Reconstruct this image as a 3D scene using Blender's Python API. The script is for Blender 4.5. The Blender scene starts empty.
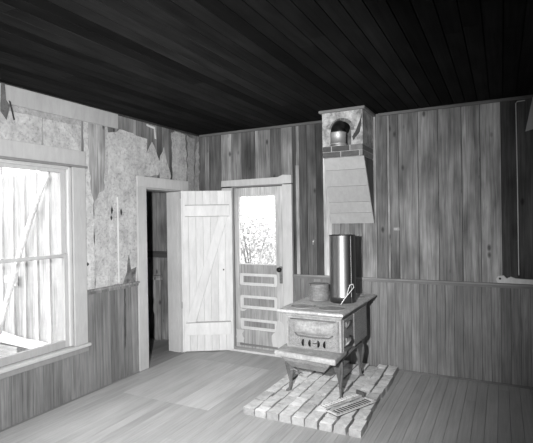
import bpy, bmesh, math, random
from mathutils import Vector, Matrix
random.seed(7)
scene = bpy.context.scene
COL = scene.collection
PI = math.pi
H = 2.8

# ------------------------------------------------------------------ tone helper
def lin(v):                      # 8-bit grey to a linear albedo
    v = v / 255.0
    return v / 12.92 if v <= .04045 else ((v + .055) / 1.055) ** 2.4

# ------------------------------------------------------------------ materials
MATS = {}
def new_mat(name):
    m = bpy.data.materials.new(name); m.use_nodes = True
    nt = m.node_tree
    for n in list(nt.nodes): nt.nodes.remove(n)
    out = nt.nodes.new('ShaderNodeOutputMaterial')
    b = nt.nodes.new('ShaderNodeBsdfPrincipled')
    nt.links.new(b.outputs[0], out.inputs[0])
    MATS[name] = m
    return m, nt, b

def grainy(name, scale, detail=6, lo=.6, hi=1.35, rough=.8, spec=.3, bump=.15, metal=0.0,
           blotch=0.0, bscale=(2, 2, 2), speck=0.0, knots=False, distort=0.6, bdist=.004):
    """grey material: the face attribute 'tone' (r = grey, g = random seed) times streaks, blotches, specks"""
    m, nt, b = new_mat(name)
    N, L = nt.nodes.new, nt.links.new
    at = N('ShaderNodeAttribute'); at.attribute_name = 'tone'
    sep = N('ShaderNodeSeparateColor'); L(at.outputs['Color'], sep.inputs[0])
    tc = N('ShaderNodeTexCoord')
    off = N('ShaderNodeMath'); off.operation = 'MULTIPLY'; off.inputs[1].default_value = 37.0
    L(sep.outputs[1], off.inputs[0])
    comb = N('ShaderNodeCombineXYZ')
    for i in range(3): L(off.outputs[0], comb.inputs[i])
    add = N('ShaderNodeVectorMath'); add.operation = 'ADD'
    L(tc.outputs['Object'], add.inputs[0]); L(comb.outputs[0], add.inputs[1])
    mp = N('ShaderNodeMapping'); mp.inputs['Scale'].default_value = scale
    L(add.outputs[0], mp.inputs[0])
    nz = N('ShaderNodeTexNoise'); nz.inputs['Scale'].default_value = 1.0
    nz.inputs['Detail'].default_value = detail; nz.inputs['Roughness'].default_value = .62
    nz.inputs['Distortion'].default_value = distort
    L(mp.outputs[0], nz.inputs['Vector'])
    mr = N('ShaderNodeMapRange'); mr.inputs['From Min'].default_value = .28; mr.inputs['From Max'].default_value = .72
    mr.inputs['To Min'].default_value = lo; mr.inputs['To Max'].default_value = hi
    L(nz.outputs[0], mr.inputs['Value'])
    val = N('ShaderNodeMath'); val.operation = 'MULTIPLY'
    L(sep.outputs[0], val.inputs[0]); L(mr.outputs[0], val.inputs[1])
    cur = val.outputs[0]
    if blotch:
        mp2 = N('ShaderNodeMapping'); mp2.inputs['Scale'].default_value = bscale
        L(add.outputs[0], mp2.inputs[0])
        n2 = N('ShaderNodeTexNoise'); n2.inputs['Scale'].default_value = 1; n2.inputs['Detail'].default_value = 3
        L(mp2.outputs[0], n2.inputs['Vector'])
        r2 = N('ShaderNodeMapRange'); r2.inputs['From Min'].default_value = .3; r2.inputs['From Max'].default_value = .7
        r2.inputs['To Min'].default_value = 1 - blotch; r2.inputs['To Max'].default_value = 1 + blotch
        L(n2.outputs[0], r2.inputs['Value'])
        mu = N('ShaderNodeMath'); mu.operation = 'MULTIPLY'; L(cur, mu.inputs[0]); L(r2.outputs[0], mu.inputs[1]); cur = mu.outputs[0]
    if speck:
        n3 = N('ShaderNodeTexNoise'); n3.inputs['Scale'].default_value = 42; n3.inputs['Detail'].default_value = 3
        L(add.outputs[0], n3.inputs['Vector'])
        r3 = N('ShaderNodeMapRange'); r3.inputs['From Min'].default_value = .56; r3.inputs['From Max'].default_value = .68
        r3.inputs['To Min'].default_value = 1; r3.inputs['To Max'].default_value = 1 - speck
        L(n3.outputs[0], r3.inputs['Value'])
        mu = N('ShaderNodeMath'); mu.operation = 'MULTIPLY'; L(cur, mu.inputs[0]); L(r3.outputs[0], mu.inputs[1]); cur = mu.outputs[0]
    if knots:
        mp4 = N('ShaderNodeMapping'); mp4.inputs['Scale'].default_value = (6.5, 6.5, 3.4)
        L(add.outputs[0], mp4.inputs[0])
        vo = N('ShaderNodeTexVoronoi'); vo.inputs['Scale'].default_value = 1.0
        L(mp4.outputs[0], vo.inputs['Vector'])
        r4 = N('ShaderNodeMapRange'); r4.inputs['From Min'].default_value = .06; r4.inputs['From Max'].default_value = .15
        r4.inputs['To Min'].default_value = .3; r4.inputs['To Max'].default_value = 1
        L(vo.outputs['Distance'], r4.inputs['Value'])
        mu = N('ShaderNodeMath'); mu.operation = 'MULTIPLY'; L(cur, mu.inputs[0]); L(r4.outputs[0], mu.inputs[1]); cur = mu.outputs[0]
    cc = N('ShaderNodeCombineColor')
    for i in range(3): L(cur, cc.inputs[i])
    L(cc.outputs[0], b.inputs['Base Color'])
    b.inputs['Roughness'].default_value = rough
    b.inputs['Metallic'].default_value = metal
    b.inputs['Specular IOR Level'].default_value = spec
    if bump:
        bp = N('ShaderNodeBump'); bp.inputs['Strength'].default_value = bump; bp.inputs['Distance'].default_value = bdist
        L(nz.outputs[0], bp.inputs['Height']); L(bp.outputs[0], b.inputs['Normal'])
    return m

W_Z = grainy('raw_wood_upright', (48, 48, 1.9), lo=.52, hi=1.5, blotch=.45, bscale=(6, 6, 2.0), knots=True, bump=.4, rough=.85)
WF_Z = grainy('matchboard_upright', (60, 60, 2.4), lo=.6, hi=1.35, blotch=.2, bscale=(4, 4, 2), bump=.3, rough=.75)
W_Y = grainy('worn_floor_wood', (60, 2.2, 60), lo=.84, hi=1.13, blotch=.1, bscale=(3, 1.6, 3), bump=.25, rough=.6, spec=.35)
W_C = grainy('dark_ceiling_wood', (50, 1.6, 50), lo=.7, hi=1.45, blotch=.3, bscale=(5, 2, 5), bump=.2, rough=.8, spec=.03)
W_X = grainy('raw_wood_level', (2, 30, 30), lo=.7, hi=1.25, blotch=.2, bump=.3)
PAINT = grainy('old_white_paint', (22, 22, 5), lo=.88, hi=1.07, blotch=.06, rough=.6, bump=.15)
PLASTER = grainy('whitewash_plaster', (19, 19, 19), lo=.35, hi=1.25, blotch=.35, bscale=(9, 9, 9), bump=.8, rough=.9, bdist=.01)
PAPER = grainy('stained_wallpaper', (30, 30, 30), lo=.72, hi=1.16, blotch=.2, bscale=(9, 9, 6), speck=.3, rough=.9, bump=.5)
BRICK = grainy('soft_brick', (30, 30, 30), lo=.84, hi=1.14, blotch=.16, bscale=(14, 14, 14), bump=.7, rough=.95, bdist=.006)
IRON = grainy('dusty_cast_iron', (45, 45, 45), lo=.7, hi=1.25, blotch=.2, bscale=(9, 9, 9), bump=.5, rough=.7, spec=.4, metal=.15)
FILI = grainy('embossed_cast_iron', (55, 55, 55), lo=.45, hi=1.35, blotch=.15, bump=1.0, rough=.65, spec=.5, metal=.15, distort=2.2, bdist=.008)
STEEL = grainy('sheet_steel', (30, 30, 2), lo=.88, hi=1.08, blotch=.08, bump=.03, rough=.44, metal=1.0)
TIN = grainy('dull_tin', (30, 30, 4), lo=.85, hi=1.1, blotch=.1, bump=.05, rough=.55, metal=.7)
DARK = grainy('black_iron', (20, 20, 20), lo=.7, hi=1.3, rough=.5, bump=.1)
LEAF = grainy('pale_leaf', (5, 5, 5), lo=.7, hi=1.3, rough=.7, bump=0)
EARTH = grainy('dry_ground', (6, 6, 6), lo=.7, hi=1.2, rough=1, bump=.3)

def glass_mat():
    m = bpy.data.materials.new('old_window_glass'); m.use_nodes = True; nt = m.node_tree
    for n in list(nt.nodes): nt.nodes.remove(n)
    out = nt.nodes.new('ShaderNodeOutputMaterial'); mix = nt.nodes.new('ShaderNodeMixShader')
    tr = nt.nodes.new('ShaderNodeBsdfTransparent'); gl = nt.nodes.new('ShaderNodeBsdfGlossy')
    gl.inputs['Roughness'].default_value = .03
    tr.inputs[0].default_value = (.96, .96, .96, 1); mix.inputs[0].default_value = .05
    nt.links.new(tr.outputs[0], mix.inputs[1]); nt.links.new(gl.outputs[0], mix.inputs[2]); nt.links.new(mix.outputs[0], out.inputs[0])
    return m
GLASS = glass_mat()

# ------------------------------------------------------------------ mesh collector
class MB:
    def __init__(s): s.v = []; s.f = []; s.t = []; s.seed = random.random()
    def face(s, idx, tone, seed=None): s.f.append(idx); s.t.append((tone, s.seed if seed is None else seed))
    def box(s, x0, x1, y0, y1, z0, z1, tone, seed=None, jit=0):
        i = len(s.v)
        for x, y, z in ((x0,y0,z0),(x1,y0,z0),(x1,y1,z0),(x0,y1,z0),(x0,y0,z1),(x1,y0,z1),(x1,y1,z1),(x0,y1,z1)):
            s.v.append((x + random.uniform(-jit, jit), y + random.uniform(-jit, jit), z + random.uniform(-jit, jit)))
        for q in ((0,3,2,1),(4,5,6,7),(0,1,5,4),(1,2,6,5),(2,3,7,6),(3,0,4,7)):
            s.face([i + k for k in q], tone, seed)
    def hexa(s, pts, tone, seed=None):          # 8 points, bottom ring then top ring
        i = len(s.v); s.v += [tuple(p) for p in pts]
        for q in ((0,3,2,1),(4,5,6,7),(0,1,5,4),(1,2,6,5),(2,3,7,6),(3,0,4,7)):
            s.face([i + k for k in q], tone, seed)
    def prism(s, poly, d, tone, seed=None):     # poly: 3D points in a plane, d: extrusion vector
        i = len(s.v); n = len(poly); d = Vector(d)
        s.v += [tuple(p) for p in poly] + [tuple(Vector(p) + d) for p in poly]
        s.face(list(range(i, i + n)), tone, seed); s.face(list(range(i + 2*n - 1, i + n - 1, -1)), tone, seed)
        for k in range(n):
            s.face([i + k, i + (k+1) % n, i + n + (k+1) % n, i + n + k], tone, seed)
    def tube(s, pts, r, tone, n=8, seed=None, closed=False):
        pts = [Vector(p) for p in pts]; m = len(pts); i0 = len(s.v)
        rr = r if isinstance(r, (list, tuple)) else [r] * m
        for k, p in enumerate(pts):
            if closed: d = pts[(k+1) % m] - pts[k-1]
            else: d = pts[min(k+1, m-1)] - pts[max(k-1, 0)]
            d.normalize(); a = d.cross(Vector((.13, .31, 1)))
            if a.length < .01: a = d.cross(Vector((1, 0, 0)))
            a.normalize(); b = d.cross(a)
            for j in range(n):
                t = 2*PI*j/n; s.v.append(tuple(p + (a*math.cos(t) + b*math.sin(t)) * rr[k]))
        for k in range(m if closed else m - 1):
            for j in range(n):
                a0 = i0 + k*n; b0 = i0 + ((k+1) % m)*n
                s.face([a0 + j, a0 + (j+1) % n, b0 + (j+1) % n, b0 + j], tone, seed)
        if not closed:
            s.face([i0 + j for j in range(n)][::-1], tone, seed); s.face([i0 + (m-1)*n + j for j in range(n)], tone, seed)
    def lathe(s, c, prof, tone, n=40, seed=None, closed=False):  # prof: (r, z) list round a vertical axis at c
        i0 = len(s.v); m = len(prof)
        for r, z in prof:
            for j in range(n):
                t = 2*PI*j/n; s.v.append((c[0] + r*math.cos(t), c[1] + r*math.sin(t), c[2] + z))
        for k in range(m if closed else m - 1):
            b = (k+1) % m
            for j in range(n):
                s.face([i0 + k*n + j, i0 + k*n + (j+1) % n, i0 + b*n + (j+1) % n, i0 + b*n + j], tone, seed)
    def build(s, name, mat, parent=None, bevel=0, smooth=False, seg=2):
        me = bpy.data.meshes.new(name); me.from_pydata(s.v, [], s.f); 
        a = me.color_attributes.new('tone', 'FLOAT_COLOR', 'CORNER')
        for p, (t, sd) in zip(me.polygons, s.t):
            for li in p.loop_indices: a.data[li].color = (t, sd, 0, 1)
            p.use_smooth = smooth
        bm = bmesh.new(); bm.from_mesh(me); bmesh.ops.recalc_face_normals(bm, faces=bm.faces); bm.to_mesh(me); bm.free()
        me.materials.append(mat); o = bpy.data.objects.new(name, me); COL.objects.link(o)
        if parent: o.parent = parent; o.matrix_parent_inverse = parent.matrix_world.inverted() if False else Matrix.Translation(-Vector(parent.location))
        if bevel:
            b = o.modifiers.new('bevel', 'BEVEL'); b.width = bevel; b.segments = seg; b.limit_method = 'ANGLE'; b.angle_limit = .7
        return o
def tag(o, label=None, cat=None, group=None, kind=None):
    if label: o['label'] = label
    if cat: o['category'] = cat
    if group: o['group'] = group
    if kind: o['kind'] = kind
    return o
def empty(name, loc=(0, 0, 0)):
    o = bpy.data.objects.new(name, None); COL.objects.link(o); o.location = loc; o.empty_display_size = .1; return o

# ================================================================== THE ROOM
XR, YF = 4.7, -6.0        # right wall, wall behind the camera
# ---- floor: tongue boards running towards the back wall
m = MB(); m.box(-2.8, XR + .2, YF - .2, .3, -.12, -.022, lin(60))
x = -2.4
PATCH = (.345, 1.262, -1.735, -.55)
while x < XR:
    w = .09; xe = x + w
    y = YF + .0
    while y < .02:
        L = random.uniform(2.2, 4.4); ye = min(y + L, .02)
        if xe > PATCH[0] + .03 and x < PATCH[1] - .03: ye = PATCH[2] if y < PATCH[2] - .01 else .02
        segs = [(y, ye, 0)]
        if xe > PATCH[0] + .03 and x < PATCH[1] - .03:
            segs = []
            a, b, c, d = y, ye, PATCH[2], PATCH[3]
            if a < c: segs.append((a, min(b, c), 0))
            if b > c and a < d: segs.append((max(a, c), min(b, d), 1))
            if b > d: segs.append((max(a, d), b, 0))
        for (a, b, pt) in segs:
            t = lin(random.gauss(170, 2.5)) if not pt else lin(192 if x > .88 else 180)
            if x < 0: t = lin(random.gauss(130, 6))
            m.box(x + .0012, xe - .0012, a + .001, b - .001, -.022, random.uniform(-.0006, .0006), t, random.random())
        y = ye
    x = xe
tag(m.build('floor', W_Y), kind='structure')
# ---- ceiling: dark matchboard
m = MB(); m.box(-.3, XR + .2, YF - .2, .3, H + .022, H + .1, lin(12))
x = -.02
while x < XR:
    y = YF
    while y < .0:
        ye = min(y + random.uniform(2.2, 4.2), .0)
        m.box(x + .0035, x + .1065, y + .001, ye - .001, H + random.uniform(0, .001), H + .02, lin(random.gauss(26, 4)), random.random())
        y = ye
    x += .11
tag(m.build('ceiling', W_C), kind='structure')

def boards_back(m, edges, z0, z1, y0, y1, tones, gap=.002, holes=()):
    for i in range(len(edges) - 1):
        a, b = edges[i], edges[i+1]
        spans = [(z0, z1)]
        for (hx0, hx1, hz0, hz1) in holes:
            if a < hx1 and b > hx0:
                if a < hx0 - .001:  # split the board beside the opening
                    pass
                spans = [(s0, min(s1, hz0)) for s0, s1 in spans] + [(max(s0, hz1), s1) for s0, s1 in spans]
        for s0, s1 in spans:
            if s1 - s0 > .01: m.box(a + gap, b - gap, y0 + random.uniform(0, .003), y1, s0, s1, tones[i], random.random())

# ---- back wall
RAIL = 1.0
D2 = (.52, 1.225, 0, 2.075)            # door 2 opening in the back wall
m = MB()
for (a, b, c, d) in ((-2.4, D2[0], 0, H), (D2[1], XR + .2, 0, H), (D2[0], D2[1], D2[3], H)):
    m.box(a, b, .026, .18, c, d, lin(45))
E_ = [(-.02, .085, 88), (.085, .155, 112), (.155, .345, 84), (.345, .502, 142), (.502, .655, 112), (.655, .85, 86), (.85, .905, 132),
      (.905, 1.065, 106), (1.065, 1.21, 82), (1.21, 1.36, 128), (1.36, 1.405, 64), (1.405, 1.45, 118), (1.45, 1.545, 76), (1.545, 1.66, 88), (1.66, 1.745, 66),
      (1.745, 1.845, 178), (1.845, 1.95, 120), (1.95, 2.06, 132), (2.06, 2.2, 112), (2.2, 2.365, 142), (2.365, 2.485, 104), (2.485, 2.515, 138),
      (2.515, 2.608, 112), (2.608, 2.81, 118), (2.81, 3.01, 124), (3.01, 3.235, 118), (3.235, 3.405, 132), (3.405, 3.59, 148), (3.59, 3.722, 70), (3.722, 3.90, 76), (3.9, 4.1, 100), (4.1, 4.3, 110), (4.3, 4.5, 105), (4.5, 4.7, 110)]
edges = [e[0] for e in E_] + [4.7]
for a, b, t in E_:
    tt = lin(t)
    zs = [(RAIL - .04, H)]
    if a < D2[1] + .06 and b > D2[0] - .1: zs = [(2.1, H)]
    for s0, s1 in zs: m.box(a + .0025, b - .0025, random.uniform(0, .004), .026, s0, s1, tt, random.random())
wall_back = tag(m.build('wall_back', W_Z), kind='structure')
m = MB(); x = -.0
while x < XR:
    if not (x + .085 > .36 and x < 1.35):
        m.box(x + .0013, x + .0837, -.002 + random.uniform(-.0008, .0008), .026, 0, RAIL - .03, lin(random.gauss(122, 6)), random.random())
    x += .085
m.build('wainscot', WF_Z, wall_back)
def bar_x(m, x0, x1, y0, y1, z0, z1, t): m.box(x0, x1, y0, y1, z0, z1, t)
m = MB()
for a, b in ((0, .36), (1.36, XR)):
    bar_x(m, a, b, -.03, .0, RAIL - .02, RAIL, lin(138)); bar_x(m, a, b, -.016, .0, RAIL - .045, RAIL - .02, lin(120))
m.build('chair_rail', W_X, wall_back, bevel=.004)
m = MB()
bar_x(m, 1.36, XR, -.014, -.003, 0, .02, lin(105))
tag(m.build('baseboard_back', W_X), kind='structure')
m = MB()
bar_x(m, 0, 1.86, -.03, .0, H - .03, H, lin(95)); bar_x(m, 2.4, XR, -.03, .0, H - .03, H, lin(105))
tag(m.build('trim_1', W_X, bevel=.006), kind='structure')

# ---- left wall
WIN = (-3.0, -2.05, .5, 2.19)           # y0, y1, z0, z1
D1 = (-1.06, -.41, 0, 2.045)
m = MB()
def yz_fill(m, x0, x1, holes, y0, y1, z0, z1, tone):
    ys = sorted({y0, y1} | {h[0] for h in holes} | {h[1] for h in holes})
    for a, b in zip(ys, ys[1:]):
        sp = [(z0, z1)]
        for h in holes:
            if a >= h[0] - 1e-6 and b <= h[1] + 1e-6:
                sp = [(s0, min(s1, h[2])) for s0, s1 in sp] + [(max(s0, h[3]), s1) for s0, s1 in sp]
        for s0, s1 in sp:
            if s1 - s0 > .004: m.box(x0, x1, a, b, s0, s1, tone)
yz_fill(m, -.2, -.026, (WIN, D1), YF - .2, .1, 0, H, lin(60))
y = 0.0
LT = [108, 96, 100, 118, 84, 124, 92, 128, 104, 96, 132, 112]
k = 0
while y > YF:
    w = random.choice((.1, .12, .14)); a, b = y - w, y
    zs = [(RAIL - .04, H)]
    if b > WIN[0] and a < WIN[1]: zs = [(2.3, H)]
    if b > D1[0] and a < D1[1]: zs = [(2.1, H)]
    for s0, s1 in zs: m.box(-.026, -.002 - random.uniform(0, .003), a + .002, b - .002, s0, s1, lin(LT[k % len(LT)]), random.random())
    y = a; k += 1
wall_left = tag(m.build('wall_left', W_Z), kind='structure')
m = MB(); y = -.27
m.box(-.026, .0, -.27, 0, 0, RAIL - .03, lin(120))
y = -1.2
while y > YF:
    w = .098; a = y - w; z1 = RAIL - .03
    if y > WIN[0] and a < WIN[1] + .145: z1 = .47
    m.box(-.026, random.uniform(-.0008, .0008), a + .0016, y - .0016, 0, z1, lin(random.gauss(110, 8)), random.random())
    y = a
m.build('wainscot', WF_Z, wall_left)
m = MB()
for a, b in ((-1.90, -1.195), (YF, -3.16), (-.27, 0)):
    m.box(.0, .034, a, b, RAIL - .02, RAIL, lin(128)); m.box(.0, .018, a, b, RAIL - .048, RAIL - .02, lin(112))
m.build('chair_rail', W_Z, wall_left, bevel=.004)
m = MB(); m.box(.002, .024, YF, -1.47, 2.635, H - .008, lin(162)); 
m.build('frieze_board', PAINT, wall_left, bevel=.004)
m = MB(); m.box(.0, .024, YF, 0, H - .02, H, lin(48))
tag(m.build('trim_2', W_Z, bevel=.006), kind='structure')
# wallpaper: torn sheets standing a little off the boards; polygons in (y, z)
def tear(poly, amp=.012, step=.05):
    out = []
    for i in range(len(poly)):
        a, b = Vector(poly[i]), Vector(poly[(i+1) % len(poly)]); n = max(1, int((b-a).length/step))
        d = (b-a).normalized(); p = Vector((-d[1], d[0]))
        for k in range(n):
            q = a + (b-a)*k/n
            if k: q = q + p*random.uniform(-amp, amp)
            out.append((q[0], q[1]))
    return out
def paper(name, poly, t, thick=.003, x=0.0, amp=.012, mat=None, off=0):
    m = MB(); pts = [(x, a, b) for a, b in tear(poly, amp)]
    m.prism(pts, (thick, 0, 0), t)
    return m.build(name, mat or PAPER, wall_left)
def p3(y0, y1, z0, z1): return [(y0, z0), (y1, z0), (y1, z1), (y0, z1)]
# strips from the window casing to the door casing
paper('wallpaper_sheet', [(-1.90, 1.0), (-1.79, 1.0), (-1.79, 2.64), (-1.90, 2.64)], lin(179), amp=.006)
paper('wallpaper_sheet', [(-1.795, 1.0), (-1.55, 1.0), (-1.56, 1.9), (-1.585, 2.25), (-1.60, 2.64), (-1.64, 2.64), (-1.65, 2.2), (-1.67, 2.12), (-1.70, 2.22), (-1.71, 2.64), (-1.795, 2.64)], lin(171), amp=.006)
paper('wallpaper_sheet', [(-1.60, 1.0), (-1.215, 1.0), (-1.2, 1.2), (-1.195, 2.16), (-.945, 2.18), (-.83, 2.2), (-.79, 2.35), (-.86, 2.47), (-.93, 2.58), (-1.02, 2.44), (-1.01, 2.60), (-1.25, 2.63), (-1.43, 2.64), (-1.48, 2.6), (-1.6, 2.58)], lin(177), x=.001)
paper('wallpaper_sheet', [(-.80, 2.17), (-.62, 2.165), (-.60, 2.2), (-.66, 2.35), (-.72, 2.55), (-.80, 2.38)], lin(173))
paper('wallpaper_sheet', [(-.575, 2.17), (-.30, 2.17), (-.285, 2.4), (-.30, 2.76), (-.5, 2.77), (-.585, 2.74), (-.57, 2.5)], lin(171), x=.001)
paper('wallpaper_sheet', [(-.265, 1.0), (-.13, 1.0), (-.12, 1.6), (-.13, 2.3), (-.1, 2.74), (-.26, 2.76)], lin(151), amp=.02)
paper('wallpaper_sheet', [(-.115, 1.0), (-.01, 1.0), (-.015, 2.72), (-.06, 2.68), (-.09, 2.5), (-.11, 2.0)], lin(159), amp=.02, x=.001)
# above the window
m = MB(); m.prism([(.0065, a, b) for a, b in tear([(-1.835, 2.05), (-1.79, 1.86), (-1.73, 1.95), (-1.66, 1.98), (-1.645, 2.3), (-1.64, 2.63), (-1.85, 2.63), (-1.845, 2.3)], .012)], (.0015, 0, 0), lin(142)); m.build('bare_patch', W_Z, wall_left)
m = MB(); m.prism([(.0012, a, b) for a, b in tear([(-1.405, .3), (-1.39, .35), (-1.382, .6), (-1.386, .94), (-1.402, .94), (-1.41, .6)], .004)], (.0015, 0, 0), lin(66)); m.build('dark_streak', WF_Z, wall_left)
paper('wallpaper_sheet', [(-3.3, 2.33), (-2.36, 2.335), (-2.35, 2.59), (-3.3, 2.58)], lin(169), amp=.004)
paper('wallpaper_sheet', [(-2.34, 2.33), (-1.93, 2.325), (-1.93, 2.59), (-2.34, 2.58)], lin(171), amp=.004)
paper('wallpaper_band', [(-3.3, 2.585), (-1.93, 2.585), (-1.93, 2.64), (-3.3, 2.645)], lin(150), amp=.006, x=.002)
paper('torn_edge', [(-1.02, 2.77), (-.88, 2.76), (-.86, 2.62), (-.885, 2.62), (-.895, 2.735), (-1.02, 2.75)], lin(205), amp=.004, mat=PAINT, x=.004)
m = MB(); m.box(.003, .012, -1.486, -1.474, 1.02, 1.92, lin(200)); m.build('batten', PAINT, wall_left)
m = MB()
pl = [(-1.42,1.0),(-1.23,1.0),(-1.215,1.16),(-1.3,1.14),(-1.33,1.3),(-1.36,1.12)]
m.prism([(.0035, a, b) for a, b in tear(pl, .01)], (.0015, 0, 0), lin(120)); m.build('bare_patch', PLASTER, wall_left)
m = MB()
for yy, zz, s in ((-1.56, 1.78, .05), (-1.57, 1.70, .03), (-1.43, 1.76, .04), (-1.88, 1.25, .02)):
    m.prism([(.0035, a, b) for a, b in tear([(yy, zz - s), (yy + .018, zz), (yy, zz + s), (yy - .012, zz)], .006, .02)], (.0015, 0, 0), lin(60))
m.build('hole_mark', PLASTER, wall_left)

# ---- the unseen walls
m = MB(); m.box(XR, XR + .15, YF - .2, .2, 0, H, lin(95)); tag(m.build('wall_right', WF_Z), kind='structure')
m = MB(); m.box(-.2, XR + .2, YF - .2, YF, 0, H, lin(95)); tag(m.build('wall_front', WF_Z), kind='structure')

# ================================================================== WINDOW
w = tag(empty('window_1', (0, -2.5, .5)), kind='structure')
y0, y1, z0, z1 = WIN
P_ = lin(168)
m = MB()
m.box(-.19, .0, y1 - .022, y1, z0, z1, P_); m.box(-.19, .0, y0, y0 + .022, z0, z1, P_); m.box(-.19, .0, y0, y1, z1 - .02, z1, P_)
m.box(-.022, -.004, y1 - .037, y1 - .022, z0, z1 - .02, lin(195)); m.box(-.022, -.004, y0 + .022, y0 + .037, z0, z1 - .02, P_)
m.box(-.022, -.004, y0 + .03, y1 - .03, z1 - .038, z1 - .02, P_)
m.build('window_frame', PAINT, w, bevel=.002)
m = MB()
m.box(.0, .024, y1, y1 + .145, z0 - .03, z1, lin(168)); m.box(.0, .024, y0 - .145, y0, z0 - .03, z1, lin(168))
m.box(.0, .026, y0 - .15, y1 + .15, z1 + .002, 2.34, lin(166)); m.box(.0, .04, y0 - .16, y1 + .16, z1 - .012, z1 + .01, lin(120))  # cap strip coloured darker to stand in for its shadow line
m.build('window_casing', PAINT, w, bevel=.003)
m = MB(); m.box(-.06, .05, y0 - .17, y1 + .165, z0 - .035, z0 - .005, lin(172)); m.box(.0, .022, y0 - .15, y1 + .15, z0 - .09, z0 - .035, lin(128))
m.build('window_sill', PAINT, w, bevel=.006)
def sash(name, xa, xb, za, zb, rb, rt):
    m = MB(); a, b = y0 + .022, y1 - .022; s = .05
    m.box(xa, xb, a, a + s, za, zb, P_); m.box(xa, xb, b - s, b, za, zb, P_)
    m.box(xa, xb, a + s, b - s, za, za + rb, lin(150)); m.box(xa, xb, a + s, b - s, zb - rt, zb, P_)
    o = m.build(name, PAINT, w, bevel=.003)
    g = MB(); xm = (xa + xb)/2; g.box(xm - .0015, xm + .0015, a + s - .004, b - s + .004, za + rb - .004, zb - rt + .004, .8)
    g.build('pane', GLASS, o)
def fix_children(o):
    for c in o.children: c.matrix_parent_inverse = Matrix.Identity(4); c.location = (0, 0, 0)
# children of a mesh part share its coordinates (the part's origin is the scene origin moved by its own parent)
sash('lower_sash', -.06, -.025, z0 - .004, 1.365, .07, .03)
sash('upper_sash', -.098, -.063, 1.33, z1 - .02, .03, .045)

# ================================================================== DOOR 1 (opening in the left wall, plank door hanging open)
d = tag(empty('door_1', (0, -.7, 0)), kind='structure')
m = MB()
m.box(.0, .024, D1[0] - .14, D1[0], 0, D1[3], lin(176)); m.box(.0, .024, D1[1], -.275, 0, D1[3], lin(184))
m.box(.0, .025, D1[0] - .14, -.28, D1[3] + .001, 2.165, lin(182))
m.build('door_casing', PAINT, d, bevel=.003)
m = MB()
m.box(-.22, .0, D1[1] - .012, D1[1] + .004, 0, D1[3], lin(182)); m.box(-.22, .0, D1[0] - .004, D1[0] + .01, 0, D1[3], lin(182)); m.box(-.22, .0, D1[0], D1[1], D1[3] - .02, D1[3] + .003, lin(150))
m.box(-.14, -.045, D1[1] - .022, D1[1] - .01, 0, D1[3] - .02, lin(186))
m.build('door_jamb', PAINT, d, bevel=.002)
# leaf: local frame u along the leaf, v out of its face (towards the room), z up
A = Vector((.005, -.42, 0)); B = Vector((.548, -.083, 0)); U = (B - A).normalized(); V = Vector((U.y, -U.x, 0))
def uv(u, v, z): return tuple(A + U*u + V*v + Vector((0, 0, z)))
def ubox(m, u0, u1, v0, v1, za, zb, t, seed=None):
    m.hexa([uv(u0, v0, za), uv(u1, v0, za), uv(u1, v1, za), uv(u0, v1, za), uv(u0, v0, zb), uv(u1, v0, zb), uv(u1, v1, zb), uv(u0, v1, zb)], t, seed)
m = MB()
for k in range(7):
    wv = .64/7
    ubox(m, k*wv + .0007, (k+1)*wv - .0007, -.024, random.uniform(-.001, 0), .012, 2.035, lin(random.gauss(210, 2)), random.random())
leaf = m.build('door_leaf', PAINT, d, bevel=.0015)
def ledge(z0_, z1_):
    m = MB(); ubox(m, .045, .61, -.0, .03, z0_, z1_, lin(214)); ubox(m, .05, .605, .0, .008, z1_, z1_ + .01, lin(150)); ubox(m, .05, .605, .0, .005, z0_ - .006, z0_, lin(140)); return m.build('ledge', PAINT, leaf, bevel=.007)  # thin grey strips paint a dust and shadow line along the ledge edges
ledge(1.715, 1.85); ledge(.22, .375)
m = MB()
p = [(.05, .38), (.165, .38), (.585, 1.712), (.475, 1.712)]
m.prism([uv(a, .0, b) for a, b in p], V*.028, lin(212)); m.build('brace', PAINT, leaf, bevel=.004)
m = MB(); ubox(m, .515, .532, -.002, .004, 1.025, 1.043, lin(20)); m.build('latch_hole', DARK, leaf)
for zz in (.6, 1.98):
    m = MB(); c = Vector(uv(-.002, .004, 0)); m.tube([c + Vector((0, 0, zz - .04)), c + Vector((0, 0, zz + .04))], .007, lin(150)); m.build('hinge', PAINT, leaf)

# ================================================================== DOOR 2 (panelled door with glass in the back wall)
d = tag(empty('door_2', (.87, 0, 0)), kind='structure')
m = MB()
m.box(.36, .515, -.024, .02, 0, 2.075, lin(186)); m.box(1.228, 1.352, -.024, .02, 0, 2.082, lin(190))
m.prism([(.353, -.026, 2.092), (1.352, -.026, 2.092), (1.352, -.026, 2.19), (1.24, -.026, 2.2), (1.17, -.026, 2.175), (.36, -.026, 2.17)], (0, .044, 0), lin(190))
m.build('door_casing', PAINT, d, bevel=.003)
m = MB(); m.box(.5, .523, -.004, .17, 0, 2.09, lin(130)); m.box(1.222, 1.24, -.004, .17, 0, 2.09, lin(170)); m.box(.5, 1.24, .0, .17, 2.076, 2.095, lin(120))
m.build('door_jamb', PAINT, d)
m = MB(); m.box(.46, 1.36, -.10, .16, -.0, .028, lin(205)); m.build('threshold', PAINT, d, bevel=.008)
SX0, SX1 = .528, 1.22
ya, yb = .012, .05
T = lin(178)
m = MB()
def fb(a, b, c, e, t, s=None): m.box(a, b, ya, yb, c, e, t, s)
fb(SX0, .592, .032, 2.068, T, .1); fb(1.12, SX1, .032, 2.068, T, .2)
fb(.592, 1.12, 1.962, 2.068, lin(186), .3)
for a, b in ((.98, 1.096), (.70, .826), (.405, .532), (.032, .265)): fb(.592, 1.12, a, b, lin(160), random.random())
slab = m.build('door_slab', WF_Z, d, bevel=.003)
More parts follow.
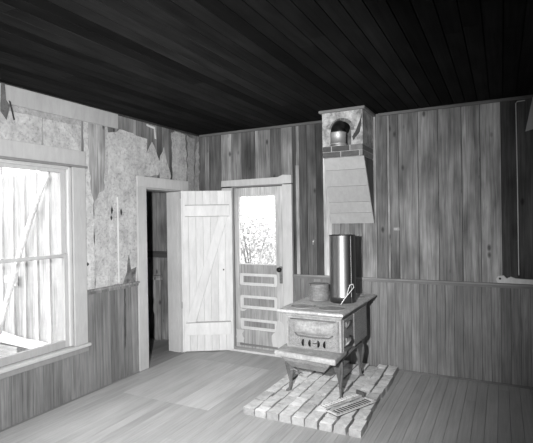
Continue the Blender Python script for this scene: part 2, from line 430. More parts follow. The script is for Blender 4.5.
for a, b in ((.826, .98), (.532, .70), (.265, .405)):
    m = MB(); m.box(.592, 1.12, .022, .034, a, b, lin(204))
    for q in ((.592, 1.12, a, a + .014), (.592, 1.12, b - .014, b), (.592, .606, a, b), (1.106, 1.12, a, b)):
        m.box(q[0], q[1], .018, .03, q[2], q[3], lin(210))
    m.build('panel_border', PAINT, slab, bevel=.002)
    m = MB(); m.box(.645, 1.08, .016, .03, a + .037, b - .036, lin(142)); m.build('door_panel', WF_Z, slab, bevel=.004)
# white paint left round the bottom rail
def blot(name, poly, y, t, par, mat=PAINT):
    m = MB(); m.prism([(a, y, b) for a, b in tear(poly, .012, .03)], (0, -.0015, 0), t); return m.build(name, mat, par)
blot('paint_patch', [(.53, .09), (.64, .09), (.65, .15), (.62, .21), (.65, .25), (.53, .26)], ya, lin(198), slab)
blot('paint_patch', [(1.06, .065), (1.218, .065), (1.215, .33), (1.18, .4), (1.13, .42), (1.1, .3), (1.04, .22)], ya, lin(198), slab)
blot('paint_patch', [(.596, .5), (.66, .5), (.7, .535), (.596, .535)], ya, lin(200), slab)
m = MB(); m.box(.585, 1.127, ya - .006, yb - .004, .06, .085, lin(120)); m.build('kick_rail', PAINT, slab)
m = MB()
for q in ((.588, 1.124, 1.092, 1.104), (.588, 1.124, 1.955, 1.966), (.588, .6, 1.1, 1.96), (1.112, 1.124, 1.1, 1.96)): m.box(q[0], q[1], .008, .04, q[2], q[3], lin(196))
m.build('glazing_bead', PAINT, slab, bevel=.002)
g = MB(); g.box(.598, 1.114, .026, .029, 1.1, 1.958, .8); g.build('pane', GLASS, slab)
m = MB(); m.box(1.163, 1.204, .005, ya, .875, 1.085, lin(120)); pl = m.build('lock_plate', IRON, slab, bevel=.003)
m = MB()
pr = [(0, 0), (.012, 0), (.012, .03), (.024, .036), (.031, .05), (.029, .064), (.018, .072), (0, .074)]
i0 = len(m.v); n = 20
for r, h in pr:
    for j in range(n):
        t = 2*PI*j/n; m.v.append((1.182 + r*math.cos(t), .006 - h, 1.048 + r*math.sin(t)))
for k in range(len(pr) - 1):
    for j in range(n): m.face([k*n + j, k*n + (j+1) % n, (k+1)*n + (j+1) % n, (k+1)*n + j], lin(35))
kn = m.build('door_knob', DARK, slab, smooth=True)

# ================================================================== the lean-to beyond door 1
m = MB()
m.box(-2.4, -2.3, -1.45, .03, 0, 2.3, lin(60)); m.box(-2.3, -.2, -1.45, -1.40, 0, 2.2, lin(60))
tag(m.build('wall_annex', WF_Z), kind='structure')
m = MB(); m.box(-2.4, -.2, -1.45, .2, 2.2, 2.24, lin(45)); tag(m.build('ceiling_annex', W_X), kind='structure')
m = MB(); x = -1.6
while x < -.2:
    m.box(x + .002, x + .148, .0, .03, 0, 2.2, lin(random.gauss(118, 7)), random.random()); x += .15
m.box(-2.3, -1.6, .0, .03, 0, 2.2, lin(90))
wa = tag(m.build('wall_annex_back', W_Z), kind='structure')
m = MB(); m.box(-1.6, -.2, -.022, .0, 1.15, 1.24, lin(70)); m.build('cleat', W_X, wa, bevel=.003)
# board upright leaning on the annex wall, with a moulded cap
o = tag(empty('wooden_post', (-.7, -.06, 0)), 'grey wooden post with a moulded cap standing in the dark side room', 'post')
m = MB(); m.prism([(-.76, -.03, 0), (-.66, -.03, 0), (-.66, -.03, .84), (-.765, -.03, .84), (-.79, -.03, .62), (-.755, -.03, .56), (-.8, -.03, .42), (-.75, -.03, .35)], (0, -.04, 0), lin(120)); m.build('shaft', W_Z, o, bevel=.004)
m = MB(); m.box(-.80, -.645, -.085, -.01, .84, .87, lin(140)); m.box(-.785, -.65, -.078, -.02, .87, .9, lin(125)); m.build('cap', W_Z, o, bevel=.006)

# outside face of the lean-to, seen through the window: boards and battens
m = MB(); x = -.2; k = 0
while x > -3.6:
    top = (2.27 + random.uniform(-.012, .012)) - .01*(k % 3)
    if x < -1.75: top = 2.42
    m.box(x - .218, x - .002, -1.475, -1.452, 0, top, lin(random.gauss(168, 5)), random.random())
    m.box(x - .245, x - .195, -1.497, -1.475, 0, top - .02, lin(188), random.random())
    x -= .22; k += 1
tag(m.build('wall_outside', WF_Z), kind='structure')
m = MB()
m.tube([(-1.77, -1.66, .34), (-1.68, -1.62, .7), (-1.53, -1.60, 1.1), (-1.46, -1.575, 1.35), (-1.22, -1.55, 1.85), (-1.04, -1.53, 2.2)], [.03, .03, .034, .03, .027, .024], lin(225), 10)
tag(m.build('leaning_pole', WF_Z, smooth=True), 'pale pole leaning slantwise on the board wall outside the window', 'pole')
m = MB(); m.prism([(-1.9, -1.62, .23), (-1.06, -1.62, .20), (-1.06, -1.62, .275), (-1.25, -1.62, .29), (-1.45, -1.62, .285), (-1.9, -1.62, .33)], (0, .1, 0), lin(225))
tag(m.build('loose_plank', PAINT, bevel=.008), 'white plank lying lengthwise along the foot of the board wall outside', 'plank')
m = MB(); m.box(-1.93, -1.5, -1.62, -1.5, 0, .2, lin(150)); tag(m.build('plank_support', W_X, bevel=.01), 'low timber block under the white plank outside the window', 'block')
m = MB(); m.box(-1.84, -1.63, -1.54, -1.497, .94, 1.02, lin(215)); m.box(-1.72, -1.63, -1.53, -1.5, .9, .94, lin(200))
tag(m.build('wood_cleat', PAINT, bevel=.004), 'short pale cleat nailed across the board wall outside the window', 'cleat')

# ground outside
m = MB(); m.box(-30, -2.42, -30, 40, -.2, -.02, lin(170)); m.box(-2.42, -.2, -30, -1.5, -.2, -.02, lin(170)); m.box(-2.42, 30, .2, 40, -.2, -.02, lin(190))
tag(m.build('ground', EARTH), kind='structure')
# shrubs beyond the glass door
def shrub(loc, rx, ry, h, n, label, tone, ls=.036):
    o = tag(empty('leafy_shrub', loc), label, 'shrub', 'shrubs outside the glass door')
    m = MB()
    for k in range(7):
        a = random.uniform(0, 2*PI); e = Vector((math.cos(a)*rx*.6, math.sin(a)*ry*.6, h*random.uniform(.6, .95)))
        m.tube([Vector(loc), Vector(loc) + e*.5 + Vector((0, 0, .1*h)), Vector(loc) + e], [.02, .013, .006], lin(120), 6)
    m.build('branch', LEAF, o)
    m = MB()
    for k in range(n):
        while True:
            p = Vector((random.uniform(-1, 1), random.uniform(-1, 1), random.uniform(-1, 1)))
            if p.length < 1: break
        c = Vector(loc) + Vector((p.x*rx, p.y*ry, h*.5 + p.z*h*.5)); 
        a = Vector((random.gauss(0, 1), random.gauss(0, 1), random.gauss(0, 1))).normalized(); b = a.orthogonal().normalized(); c2 = a.cross(b)
        s = ls*random.uniform(.6, 1.3); i = len(m.v)
        m.v += [tuple(c - b*s), tuple(c + c2*s*.45 + a*s*.1), tuple(c + b*s), tuple(c - c2*s*.45 + a*s*.1)]
        m.face([i, i+1, i+2, i+3], tone*random.uniform(.8, 1.2), random.random())
    m.build('foliage', LEAF, o)
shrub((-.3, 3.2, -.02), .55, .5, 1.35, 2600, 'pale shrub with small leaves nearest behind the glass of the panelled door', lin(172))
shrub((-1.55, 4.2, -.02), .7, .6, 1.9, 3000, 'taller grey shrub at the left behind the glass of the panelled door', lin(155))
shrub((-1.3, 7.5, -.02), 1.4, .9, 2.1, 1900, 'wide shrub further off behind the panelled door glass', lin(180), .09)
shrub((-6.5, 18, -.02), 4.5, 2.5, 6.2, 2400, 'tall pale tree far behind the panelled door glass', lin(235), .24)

# ================================================================== CHIMNEY
ch = tag(empty('brick_chimney', (2.12, 0, 2.3)), 'whitewashed brick chimney hung high on the back wall with a boarded underside', 'chimney')
CX0, CX1, CY = 1.905, 2.34, -.43
m = MB()
AX, AR, AZ = 2.115, .105, 2.565
# front plaster face with the arched hole: strips round the arch
zt = 2.775
m.box(CX0, AX - AR, CY, -.002, 2.42, zt, lin(185)); m.box(AX + AR, CX1, CY, -.002, 2.42, zt, lin(185))
N = 12
for k in range(N):
    a0, a1 = PI - PI*k/N, PI - PI*(k+1)/N
    xa, xb = AX + AR*math.cos(a0), AX + AR*math.cos(a1); za, zb = AZ + AR*math.sin(a0), AZ + AR*math.sin(a1)
    m.hexa([(xa, CY, za), (xb, CY, zb), (xb, -.2, zb), (xa, -.2, za), (xa, CY, zt), (xb, CY, zt), (xb, -.2, zt), (xa, -.2, zt)], lin(185))
m.box(AX - AR, AX + AR, -.3, -.002, 2.42, zt, lin(110))
o = m.build('plastered_brickwork', PLASTER, ch)
m = MB()   # two bare brick courses
for r, z in enumerate((2.302, 2.362)):
    xx = CX0 - (.1 if r else 0)
    while xx < CX1 - .01:
        a, b = max(xx, CX0), min(xx + .195, CX1)
        if b - a > .02: m.box(a + .003, b - .003, CY - .004 + random.uniform(-.003, .003), -.002, z, z + .054, lin(random.gauss(106, 16)), random.random())
        xx += .2
m.box(CX0 + .004, CX1 - .004, CY + .004, -.002, 2.3, 2.42, lin(165))
m.build('brick_course', BRICK, ch, bevel=.004)
m = MB()  # arch ring of soot-grey bricks
for k in range(9):
    a0, a1 = PI*.92 - PI*.92*k/9, PI*.92 - PI*.92*(k+1)/9 + .03
    q = []
    for (r, a) in ((AR, a0), (AR + .035, a0), (AR + .035, a1), (AR, a1)): q.append((AX + r*math.cos(a), CY - .003, AZ + r*math.sin(a)))
    m.prism(q, (0, .02, 0), lin(random.gauss(112, 8)), random.random())
m.build('arch_brick', BRICK, ch)
m = MB()
m.prism([(AX + AR + .01, CY - .001, 2.5), (AX + AR + .05, CY - .001, 2.56), (CX1 - .03, CY - .001, 2.655), (CX1 - .005, CY - .001, 2.73), (CX1 - .015, CY - .001, 2.62), (AX + AR + .09, CY - .001, 2.54), (AX + AR + .02, CY - .001, 2.46)], (0, -.003, 0), lin(70))
m.build('diagonal_mark', BRICK, ch)  # darker diagonal mark on the plaster right of the arch
m = MB(); m.box(CX0 - .03, CX1 + .03, CY - .03, -.0, 2.772, 2.8, lin(120)); m.build('crown_trim', W_X, ch, bevel=.005)
m = MB() # sloping board panel under the stack
y_t, z_t, y_b, z_b = CY + .01, 2.298, -.035, 1.6
cuts = [0, .18, .42, .66, .83, 1.0]
for a, b in zip(cuts, cuts[1:]):
    a += .002; b -= .002
    pa = (y_t + (y_b - y_t)*a, z_t + (z_b - z_t)*a); pb = (y_t + (y_b - y_t)*b, z_t + (z_b - z_t)*b)
    xl, xr = 1.912, 2.345
    xlb = 1.912 - .06*b; xla = 1.912 - .06*a; xl = xlb
    m.hexa([(xl, pb[0], pb[1]), (xr, pb[0], pb[1]), (xr, pb[0] + .03, pb[1] + .01), (xl, pb[0] + .03, pb[1] + .01), (xla, pa[0], pa[1]), (xr, pa[0], pa[1]), (xr, pa[0] + .03, pa[1] + .01), (xla, pa[0] + .03, pa[1] + .01)], lin(166 + random.uniform(-4, 4)), random.random())
m.build('sloping_board_panel', PAINT, ch)
for xs in (1.905, 2.315):
    m = MB(); m.prism([(xs, y_t + .025, z_t - .005), (xs, y_b + .02, z_b + .01), (xs, -.003, z_b + .01), (xs, -.003, z_t - .005)], (.022, 0, 0), lin(92)); m.build('side_board', W_Z, ch)
# stub of stovepipe in the arch
o = tag(empty('stovepipe_elbow', (2.1, CY, 2.42)), 'short steel stovepipe elbow with a black top standing in the chimney arch', 'stovepipe')
m = MB(); m.lathe((2.09, CY - .03, 2.421), [(.082, 0), (.085, .002), (.085, .012), (.082, .014), (.082, .115), (.085, .118), (.085, .126), (.08, .128), (.08, 0)], lin(190), 36); m.build('pipe', TIN, o, smooth=True)
m = MB()
pts = []; rr = []
for k in range(9):
    a = PI/2*k/8; pts.append((2.09, CY - .03 + .11*(1 - math.cos(a)), 2.535 + .085*math.sin(a))); rr.append(.079)
pts.append((2.095, CY + .125, 2.62)); rr.append(.079)
m.tube(pts, rr, lin(28), 28); m.build('elbow', DARK, o, smooth=True)

# ================================================================== STOVE
T_I = lin(166)
st = tag(empty('cast_iron_stove', (2.07, -.9, .062)), 'dusty cast iron cookstove on curved legs standing on the brick hearth', 'stove')
BZ = .062
# body
m = MB()
def rect_loft(m, rings, t):
    i0 = len(m.v)
    for (xa, xb, ya, yb, z) in rings: m.v += [(xa, ya, z), (xb, ya, z), (xb, yb, z), (xa, yb, z)]
    for k in range(len(rings) - 1):
        a = i0 + 4*k
        for j in range(4): m.face([a + j, a + (j+1) % 4, a + 4 + (j+1) % 4, a + 4 + j], t)
    m.face([i0 + 3, i0 + 2, i0 + 1, i0], t); a = i0 + 4*(len(rings) - 1); m.face([a, a+1, a+2, a+3], t)
rect_loft(m, [(1.83, 2.31, -1.17, -.40, .43), (1.81, 2.335, -1.20, -.37, .47), (1.81, 2.335, -1.20, -.36, .76), (1.80, 2.345, -1.215, -.35, .785), (1.80, 2.345, -1.215, -.35, .805)], T_I)
m.build('stove_body', IRON, st, bevel=.008)
# cooktop with a moulded lip
m = MB()
rect_loft(m, [(1.79, 2.345, -1.25, -.18, .800), (1.76, 2.375, -1.285, -.155, .812), (1.752, 2.385, -1.297, -.145, .825), (1.757, 2.38, -1.292, -.15, .838), (1.768, 2.368, -1.28, -.16, .843)], lin(190))
ct = m.build('cooktop', IRON, st, bevel=.004)
for (lx, ly) in ((1.93, -1.08), (2.21, -1.08), (1.93, -.52), (2.21, -.40)):
    m = MB(); m.lathe((lx, ly, .843), [(0.001, 0.002), (.1, .002), (.103, 0), (.108, 0), (.11, .0035), (.115, .0035), (.118, -.001)], lin(158), 32); m.build('stove_lid', IRON, ct)
m = MB(); m.box(2.16, 2.35, -1.299, -1.288, .822, .834, lin(225)); m.build('worn_edge', IRON, ct, bevel=.003)
# firebox front
m = MB()
def ring(m, x0, x1, z0, z1, y, w, t, th=.008):
    for q in ((x0, x1, z0, z0 + w), (x0, x1, z1 - w, z1), (x0, x0 + w, z0 + w, z1 - w), (x1 - w, x1, z0 + w, z1 - w)): m.box(q[0], q[1], y - th, y, q[2], q[3], t)
m.box(1.83, 2.315, -1.216, -1.19, .485, .755, lin(148))
fd = m.build('firebox_door', FILI, st, bevel=.006)
m = MB(); ring(m, 1.838, 2.308, .50, .748, -1.216, .012, lin(140)); m.build('door_moulding', IRON, fd, bevel=.003)
m = MB() # pillow-shaped raised panel
i0 = 0; nx, nz = 16, 8
xa, xb, za, zb = 1.90, 2.265, .615, .735
for j in range(nz + 1):
    for i in range(nx + 1):
        u, v = 2*i/nx - 1, 2*j/nz - 1
        h = .026*max(0, (1 - abs(u)**6))*max(0, (1 - abs(v)**3))
        m.v.append((xa + (xb - xa)*i/nx, -1.217 - h, za + (zb - za)*j/nz - .018*(u*u)*(v < 0)*abs(v)*-1))
for j in range(nz):
    for i in range(nx):
        a = j*(nx + 1) + i; m.face([a, a + 1, a + nx + 2, a + nx + 1], lin(156))
m.build('cushion_panel', IRON, fd, smooth=True)
m = MB(); m.tube([(1.90, -1.222, .63), (1.93, -1.224, .605), (2.08, -1.226, .598), (2.23, -1.224, .605), (2.265, -1.222, .63)], .006, lin(100)); m.tube([(1.86, -1.222, .752), (2.29, -1.222, .752)], .006, lin(110)); m.build('bead', IRON, fd, smooth=True)
for xs, cv in ((1.985, -1), (2.05, -1), (2.122, 1), (2.19, -1)):
    m = MB(); pts = []
    for k in range(7):
        a = -1 + k/3; pts.append((xs + cv*.008*(1 - a*a), -1.2205, .543 + .031*a))
    m.tube(pts, [.003, .009, .011, .0115, .011, .009, .003], lin(4), 8); m.build('draft_slot', DARK, fd, smooth=True)
m = MB(); m.tube([(2.075, -1.222, .548), (2.095, -1.224, .545), (2.115, -1.222, .552)], .004, lin(60)); m.build('draft_slide', IRON, fd)
# side: oven door with hinges and a latch
m = MB(); m.box(2.335, 2.35, -.86, -.42, .455, .765, lin(150)); od = m.build('oven_door', FILI, st, bevel=.006)
m = MB(); m.box(2.335, 2.347, -1.17, -.88, .48, .765, lin(150)); m.build('side_plate', FILI, st, bevel=.005)
for zz in (.72, .58):
    m = MB(); m.tube([(2.354, -1.11, zz - .03), (2.36, -1.08, zz - .01), (2.358, -1.04, zz), (2.36, -1.0, zz + .012)], [.007, .013, .01, .006], lin(125), 8)
    m.tube([(2.355, -1.12, zz - .035), (2.355, -1.12, zz + .02)], .009, lin(120), 8); m.build('latch', IRON, st, smooth=True)
m = MB(); m.tube([(2.35, -1.16, .53), (2.385, -1.19, .57), (2.39, -1.12, .585), (2.36, -1.03, .60)], [.008, .01, .01, .008], lin(140), 8); m.build('side_lever', IRON, st, smooth=True)
# hearth shelf
m = MB()
i0 = 0
def qloft(m, rings, t):
    i0 = len(m.v)
    for r in rings: m.v += r
    for k in range(len(rings) - 1):
        a = i0 + 4*k
        for j in range(4): m.face([a + j, a + (j+1) % 4, a + 4 + (j+1) % 4, a + 4 + j], t)
    m.face([i0 + 3, i0 + 2, i0 + 1, i0], t); a = i0 + 4*(len(rings) - 1); m.face([a, a+1, a+2, a+3], t)
def shelf_ring(e, z): return [(1.76 + e, -1.365 + e, z), (2.355 - e, -1.425 + e, z), (2.345 - e, -1.08, z), (1.75 + e, -1.08, z)]
qloft(m, [shelf_ring(.02, .432), shelf_ring(.003, .44), shelf_ring(0, .46), shelf_ring(.003, .478), shelf_ring(.012, .486)], lin(168))
m.build('hearth_shelf', IRON, st, bevel=.004)
# ash box below it
m = MB(); qloft(m, [[(1.88, -1.24, .315), (2.19, -1.26, .31), (2.17, -.95, .315), (1.90, -.95, .315)], [(1.83, -1.31, .39), (2.26, -1.34, .385), (2.26, -.9, .39), (1.83, -.9, .39)], [(1.80, -1.33, .435), (2.30, -1.37, .435), (2.31, -.85, .44), (1.80, -.85, .44)]], lin(145))
m.build('ash_box', IRON, st, bevel=.006)
m = MB(); m.tube([(2.31, -1.12, .405), (2.315, -.85, .415), (2.31, -.54, .405)], .012, lin(140), 8); m.build('skirt_rail', IRON, st); m = MB(); m.tube([(1.83, -1.2, .40), (1.83, -.6, .40)], .012, lin(120), 8); m.build('skirt_rail', IRON, st)
# legs: two curved wings meeting at the corner
def leg(cx, cy, sx, sy, t=lin(98)):
    """cx, cy: the corner; sx, sy: which way the corner points"""
    m = MB()
    top = .43; h = top - BZ
    outer = [(0, top), (.03, top - .05), (.034, top - .11), (.018, BZ + .16), (.004, BZ + .09), (.01, BZ + .03), (.03, BZ + .012), (.032, BZ)]
    inner = [(-.16, top), (-.13, top - .03), (-.085, top - .08), (-.05, top - .13), (-.03, BZ + .16), (-.02, BZ + .09), (-.01, BZ + .03), (-.008, BZ)]
    prof = outer + inner[::-1]
    th = .016
    # wing along x
    pa = [(cx + sx*u, cy + sy*(.0 + (u if u > 0 else 0)), z) for u, z in prof]
    m.prism(pa, (0, -sy*th, 0), t)
    pb = [(cx + sx*(u if u > 0 else 0), cy + sy*u, z) for u, z in prof]
    m.prism(pb, (-sx*th, 0, 0), t)
    return m.build('leg', IRON, st, bevel=.005)
leg(2.305, -1.145, 1, -1); leg(2.305, -.50, 1, 1); leg(1.815, -1.155, -1, -1); leg(1.815, -.50, -1, 1)
m = MB()  # scroll on the front leg's face
m.tube([(1.83, -1.165, .26), (1.87, -1.17, .275), (1.90, -1.17, .26), (1.90, -1.17, .24), (1.88, -1.17, .24)], .006, lin(140), 6); m.build('scroll', IRON, st)

# ---- things on the stove
o = tag(empty('sheet_steel_stovepipe', (2.20, -.72, .846)), 'tall shiny steel stovepipe section standing upright on the cooktop', 'stovepipe')
m = MB(); R = .124; i0 = 0; n = 72; h = .65; zs = [0, .05, .055, .06, .62, .64, .65]; dr = [0, 0, .002, 0, 0, .0015, .0015]
seam = -.62
for side in (0, 1):
    for z, q in zip(zs, dr):
        for j in range(n + 1):
            t = seam + 2*PI*j/n*1.015; r = R + q + .003*j/n - (.0022 if side else 0)
            m.v.append((2.20 + r*math.cos(t), -.72 + r*math.sin(t), .8475 + z))
K = len(zs); W1 = n + 1
for side in (0, 1):
    for k in range(K - 1):
        for j in range(n):
            a = side*K*W1 + k*W1 + j; m.face([a, a + 1, a + W1 + 1, a + W1], lin(118))
for j in range(n):
    for k in (0, K - 1): a = k*W1 + j; b = a + K*W1; m.face([a, b, b + 1, a + 1], lin(178))
m.build('pipe_wall', STEEL, o, smooth=True)
m = MB(); t = seam + .06; m.box(-.0035, .0035, -.002, .002, .0, .64, lin(225))
m.v = [(2.20 + (R + .004)*math.cos(t) + a*-math.sin(t) + b*math.cos(t), -.72 + (R + .004)*math.sin(t) + a*math.cos(t) + b*math.sin(t), .848 + c) for a, b, c in m.v]
m.build('folded_seam', STEEL, o)

o = tag(empty('ribbed_tin_pot', (1.98, -.72, .846)), 'dusty grey ribbed tin pot with a dented lid on the stove', 'pot')
m = MB(); prof = [(0.001, 0), (.088, 0), (.094, .006)]
for k in range(9):
    z = .012 + k*.015; prof += [(.094, z), (.1, z + .007)]
prof += [(.098, .15), (.103, .155), (.103, .165), (.097, .166), (.093, .15), (.09, .02), (0.001, .015)]
m.lathe((1.962, -.74, .8475), prof, lin(135), 40); m.build('pot_body', IRON, o, smooth=False)
m = MB(); m.lathe((1.962, -.74, .8475), [(.001, .168), (.03, .169), (.075, .163), (.09, .166), (.0925, .158), (.001, .155)], lin(125), 36); m.build('lid', IRON, o)
m = MB(); m.box(1.90, 1.955, -.826, -.818, 1.0, 1.012, lin(15)); m.build('lid_notch', DARK, o)

# wire lifter
o = MB()
def tool(pts, r, t): o.tube(pts, r, t, 6)
b0 = Vector((2.245, -.93, .852)); top = Vector((2.335, -.845, 1.03)); dr_ = (top - b0); sd = Vector((.02, -.002, -.006))
L1 = [b0, b0 + dr_*.25, b0 + dr_*.5 + sd*.35, b0 + dr_*.75 + sd*.9, b0 + dr_*.93 + sd*1.05, top + dr_*.04, b0 + dr_*.95 - sd*1.0, b0 + dr_*.78 - sd*.7, b0 + dr_*.55 - sd*.1, b0 + dr_*.47 + sd*.5]
o.tube(L1, .0048, lin(215), 6)
o = o.build('wire_lid_lifter', IRON, smooth=True); tag(o, 'bent wire lid lifter with a looped end leaning on the stovepipe', 'lifter')

# ================================================================== HEARTH OF LOOSE BRICKS
def brick_mesh(seed, t):
    random.seed(seed); m = MB(); a, b, c = .098/2, .2/2, .06
    nx, ny = 3, 5
    bm = bmesh.new()
    bmesh.ops.create_cube(bm, size=1)
    bmesh.ops.subdivide_edges(bm, edges=bm.edges, cuts=3, use_grid_fill=True)
    for v in bm.verts:
        v.co.x *= .098; v.co.y *= .198; v.co.z = (v.co.z + .5)*c
        e = (abs(v.co.x) > .045) + (abs(v.co.y) > .095) + (v.co.z > .055)
        k = .001 + (.003 if e >= 2 else 0)
        v.co.x -= math.copysign(random.uniform(0, k), v.co.x) ; v.co.y -= math.copysign(random.uniform(0, k*1.6), v.co.y)
        if v.co.z > .055: v.co.z -= random.uniform(0, k*1.2)
    me = bpy.data.meshes.new('hearth_brick'); bm.normal_update(); bm.to_mesh(me); bm.free()
    at = me.color_attributes.new('tone', 'FLOAT_COLOR', 'CORNER')
    for p in me.polygons:
        for li in p.loop_indices: at.data[li].color = (t, random.random() if li == 0 else .1*seed, 0, 1)
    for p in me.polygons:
        side = p.normal.z < .5      # tops ash-dusted; sides painted darker, as if lit from above
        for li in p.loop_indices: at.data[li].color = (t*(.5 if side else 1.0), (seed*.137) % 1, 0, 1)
    me.materials.append(BRICK)
    return me
variants = [brick_mesh(s, lin(t)) for s, t in enumerate((216, 226, 206, 232, 202, 218, 236, 210, 196, 224))]
random.seed(21)
ORD = ['first', 'second', 'third', 'fourth', 'fifth', 'sixth', 'seventh', 'eighth', 'ninth', 'tenth']
XS = [1.66, 1.772, 1.882, 1.998, 2.112, 2.226, 2.345, 2.458, 2.556]
for c, bx in enumerate(XS):
    yy = -1.665; r = 0
    start_half = c in (1, 4, 6)
    while yy < -.16:
        Lb = .2
        sy = 1.0
        if r == 0 and start_half: sy = .55
        if c >= 7 and r >= 4: sy = .85
        Lb = .2*sy
        if yy + Lb > -.04: sy = (-.045 - yy)/.2; Lb = .2*sy
        if sy < .3: break
        lim = -.42 if c == 0 else -.12
        if yy + Lb > lim + .12: break
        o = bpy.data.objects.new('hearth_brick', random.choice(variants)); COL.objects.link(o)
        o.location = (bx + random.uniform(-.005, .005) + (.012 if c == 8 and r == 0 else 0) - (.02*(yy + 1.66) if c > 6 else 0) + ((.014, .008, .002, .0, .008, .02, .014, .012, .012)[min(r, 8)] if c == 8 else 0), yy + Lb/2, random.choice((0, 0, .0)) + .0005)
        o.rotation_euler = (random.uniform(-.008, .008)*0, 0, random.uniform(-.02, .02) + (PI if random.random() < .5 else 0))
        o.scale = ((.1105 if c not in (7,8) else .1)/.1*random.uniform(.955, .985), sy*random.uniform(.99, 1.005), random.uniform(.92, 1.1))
        cpos = ORD[c] + ' column from the left' if c < 5 else ORD[8 - c] + ' column from the right'
        tag(o, 'pale loose brick of the hearth, %s, %s brick from the front' % (cpos, ORD[r]), 'brick', 'loose bricks of the stove hearth')
        yy += Lb + .002; r += 1

# ================================================================== GRATES ON THE BRICKS
a = Vector((2.30, -1.50, 0)); b = Vector((2.515, -1.06, 0)); u = (b - a).normalized(); v = Vector((u.y, -u.x, 0))
GZ = .082
def gbox(m, u0, u1, v0, v1, z0, z1, t, tilt=0.0):
    P = lambda p, q, z: tuple(a + u*p + v*q + Vector((0, 0, z + tilt*q)))
    m.hexa([P(u0, v0, z0), P(u1, v0, z0), P(u1, v1, z0), P(u0, v1, z0), P(u0, v0, z1), P(u1, v0, z1), P(u1, v1, z1), P(u0, v1, z1)], t)
m = MB(); L = .47
gbox(m, 0, L, 0, .016, GZ, GZ + .007, lin(200)); gbox(m, 0, L, .1, .122, GZ, GZ + .007, lin(200)); gbox(m, 0, .018, .016, .1, GZ, GZ + .018, lin(185)); gbox(m, L - .03, L, .016, .1, GZ, GZ + .018, lin(185))
gbox(m, .01, L - .01, .01, .11, GZ - .012, GZ + .0, lin(22))  # dark plate added under the bars to paint the shade in the slots
gr = m.build('slotted_grate', IRON, bevel=.002); tag(gr, 'slotted cast iron grate lying slantwise on the front bricks', 'grate')
k = .035
while k < L - .04:
    m = MB(); gbox(m, k, k + .014, .012, .104, GZ + .0, GZ + .003, lin(185)); m.build('grate_bar', IRON, gr); k += .034
a = Vector((2.22, -1.445, 0))
m = MB(); L = .44
gbox(m, 0, L, .05, .068, GZ, GZ + .016, lin(188)); gb = m.build('toothed_grate_bar', IRON, bevel=.002); tag(gb, 'toothed iron grate bar lying behind the slotted grate', 'grate bar')
k = .008
while k < L - .01:
    m = MB(); gbox(m, k, k + .012, -.014, .052, GZ + .002, GZ + .012, lin(215)); m.build('tooth', IRON, gb); k += .032
m = MB(); gbox(m, L - .0, L + .012, .0, .09, GZ, GZ + .045, lin(90)); m.build('end_lug', IRON, gb)

# ================================================================== LOOSE PIECES ON THE WALLS
m = MB(); m.prism([(3.862, -.05, 2.775), (3.93, -.05, 2.775), (3.875, -.05, 2.475), (3.797, -.05, 2.455)], (0, .018, 0), lin(190))
tag(m.build('hanging_slat', PAINT, bevel=.003), 'pale painted slat hanging down from the ceiling against the dark boards', 'slat')
m = MB(); m.prism([(3.545, -.032, 1.004), (4.1, -.032, 1.002), (4.1, -.032, 1.06), (3.85, -.032, 1.048), (3.70, -.032, 1.054), (3.66, -.032, 1.07), (3.625, -.032, 1.05), (3.60, -.032, 1.078), (3.55, -.032, 1.075), (3.53, -.032, 1.04)], (0, .022, 0), lin(205))
o = tag(m.build('broken_lath', PAINT, bevel=.003), 'broken white lath lying on the chair rail under the dark boards', 'lath')
m = MB(); m.tube([(3.566, -.0335, 1.047), (3.566, -.0315, 1.047)], .011, lin(30), 10); m.build('nail_hole', DARK, o)
m = MB(); m.tube([(3.728, -.006, 1.085), (3.727, -.006, 2.0), (3.722, -.006, 2.74), (3.735, -.008, 2.755), (3.80, -.008, 2.757)], .0045, lin(215), 6)
tag(m.build('white_wire', PAINT), 'thin white wire running up the dark wall boards to the ceiling trim', 'wire')
m = MB(); m.box(1.408, 1.448, -.016, .0, 1.0, 2.3, lin(148)); tag(m.build('trim_3', W_Z, bevel=.002), kind='structure')
m = MB(); m.prism([(.026, -2.73, 2.79), (.026, -2.70, 2.79), (.026, -2.69, 2.66), (.026, -2.66, 2.62), (.026, -2.69, 2.50), (.026, -2.74, 2.56)], (.004, 0, 0), lin(95))
m.prism([(.03, -2.67, 2.66), (.03, -2.655, 2.655), (.03, -2.622, 2.51), (.03, -2.632, 2.505)], (.004, 0, 0), lin(60))
tag(m.build('torn_paper_scrap', PAPER), 'dark torn wallpaper scrap hanging over the white board above the window', 'paper scrap')
m = MB(); m.tube([(2.03, -.004, 1.45), (2.03, -.03, 1.45)], .004, lin(60), 6)
# nail in the wall left of the stovepipe
m = MB(); m.tube([(1.625, .0, 1.41), (1.625, -.03, 1.40), (1.625, -.035, 1.36)], .005, lin(215), 6); tag(m.build('bent_nail', STEEL), 'small bright bent nail in the dark board above the stove', 'nail')
m = MB()
for k in range(5):
    pass
m.prism([(2.55, -.006, 1.52), (2.61, -.006, 1.52), (2.61, -.006, 1.55), (2.55, -.006, 1.55)], (0, .004, 0), lin(165))
tag(m.build('paper_label', PAPER), 'small pale scrap of paper stuck on the back wall boards', 'paper scrap')

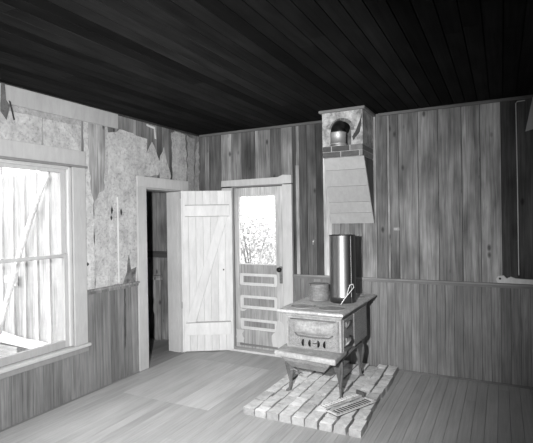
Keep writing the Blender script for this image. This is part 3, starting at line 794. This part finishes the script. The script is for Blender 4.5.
# ================================================================== fix parenting of nested meshes (parts of parts keep world coordinates)
bpy.context.view_layer.update()

# ================================================================== CAMERA
cam = bpy.data.cameras.new('camera'); co = bpy.data.objects.new('camera', cam); COL.objects.link(co)
yaw, pit, rol, f = -.4769, -.0027, -.0154, 454.677
F = Vector((math.sin(yaw)*math.cos(pit), math.cos(yaw)*math.cos(pit), math.sin(pit)))
R0 = F.cross(Vector((0, 0, 1))).normalized(); U0 = R0.cross(F)
c, s = math.cos(rol), math.sin(rol); Rr = c*R0 + s*U0; Uu = -s*R0 + c*U0
co.matrix_world = Matrix(((Rr.x, Uu.x, -F.x, 3.5855), (Rr.y, Uu.y, -F.y, -5.0073), (Rr.z, Uu.z, -F.z, 1.6509), (0, 0, 0, 1)))
cam.sensor_fit = 'HORIZONTAL'; cam.sensor_width = 36; cam.lens = 36*f/533; cam.clip_start = .05
scene.camera = co

# ================================================================== LIGHT
def aim(o, tgt): o.rotation_euler = (Vector(tgt) - o.location).to_track_quat('-Z', 'Y').to_euler()
l = bpy.data.lights.new('flash_lamp', 'SPOT'); l.energy = 1300; l.spot_size = math.radians(97); l.spot_blend = 1.0; l.shadow_soft_size = .035
lo = bpy.data.objects.new('flash_lamp', l); COL.objects.link(lo); lo.location = (3.1, -4.9, 1.76); aim(lo, (.1, -.4, 1.1))
wd = bpy.data.worlds.new('sky'); scene.world = wd; wd.use_nodes = True
bg = wd.node_tree.nodes['Background']; bg.inputs[0].default_value = (1, 1, 1, 1); bg.inputs[1].default_value = 5.5
p = bpy.data.lights.new('window_daylight', 'AREA'); p.shape = 'RECTANGLE'; p.size = .9; p.size_y = 1.65; p.cycles.is_portal = True
po = bpy.data.objects.new('window_daylight', p); COL.objects.link(po); po.location = (-.21, -2.52, 1.35); po.rotation_euler = (0, -PI/2, 0)

vs = scene.view_settings; vs.view_transform = 'Standard'; vs.look = 'None'; vs.gamma = 1; vs.exposure = 0.0; vs.use_curve_mapping = False
scene.cycles.use_denoising = True
scene.cycles.max_bounces = 6
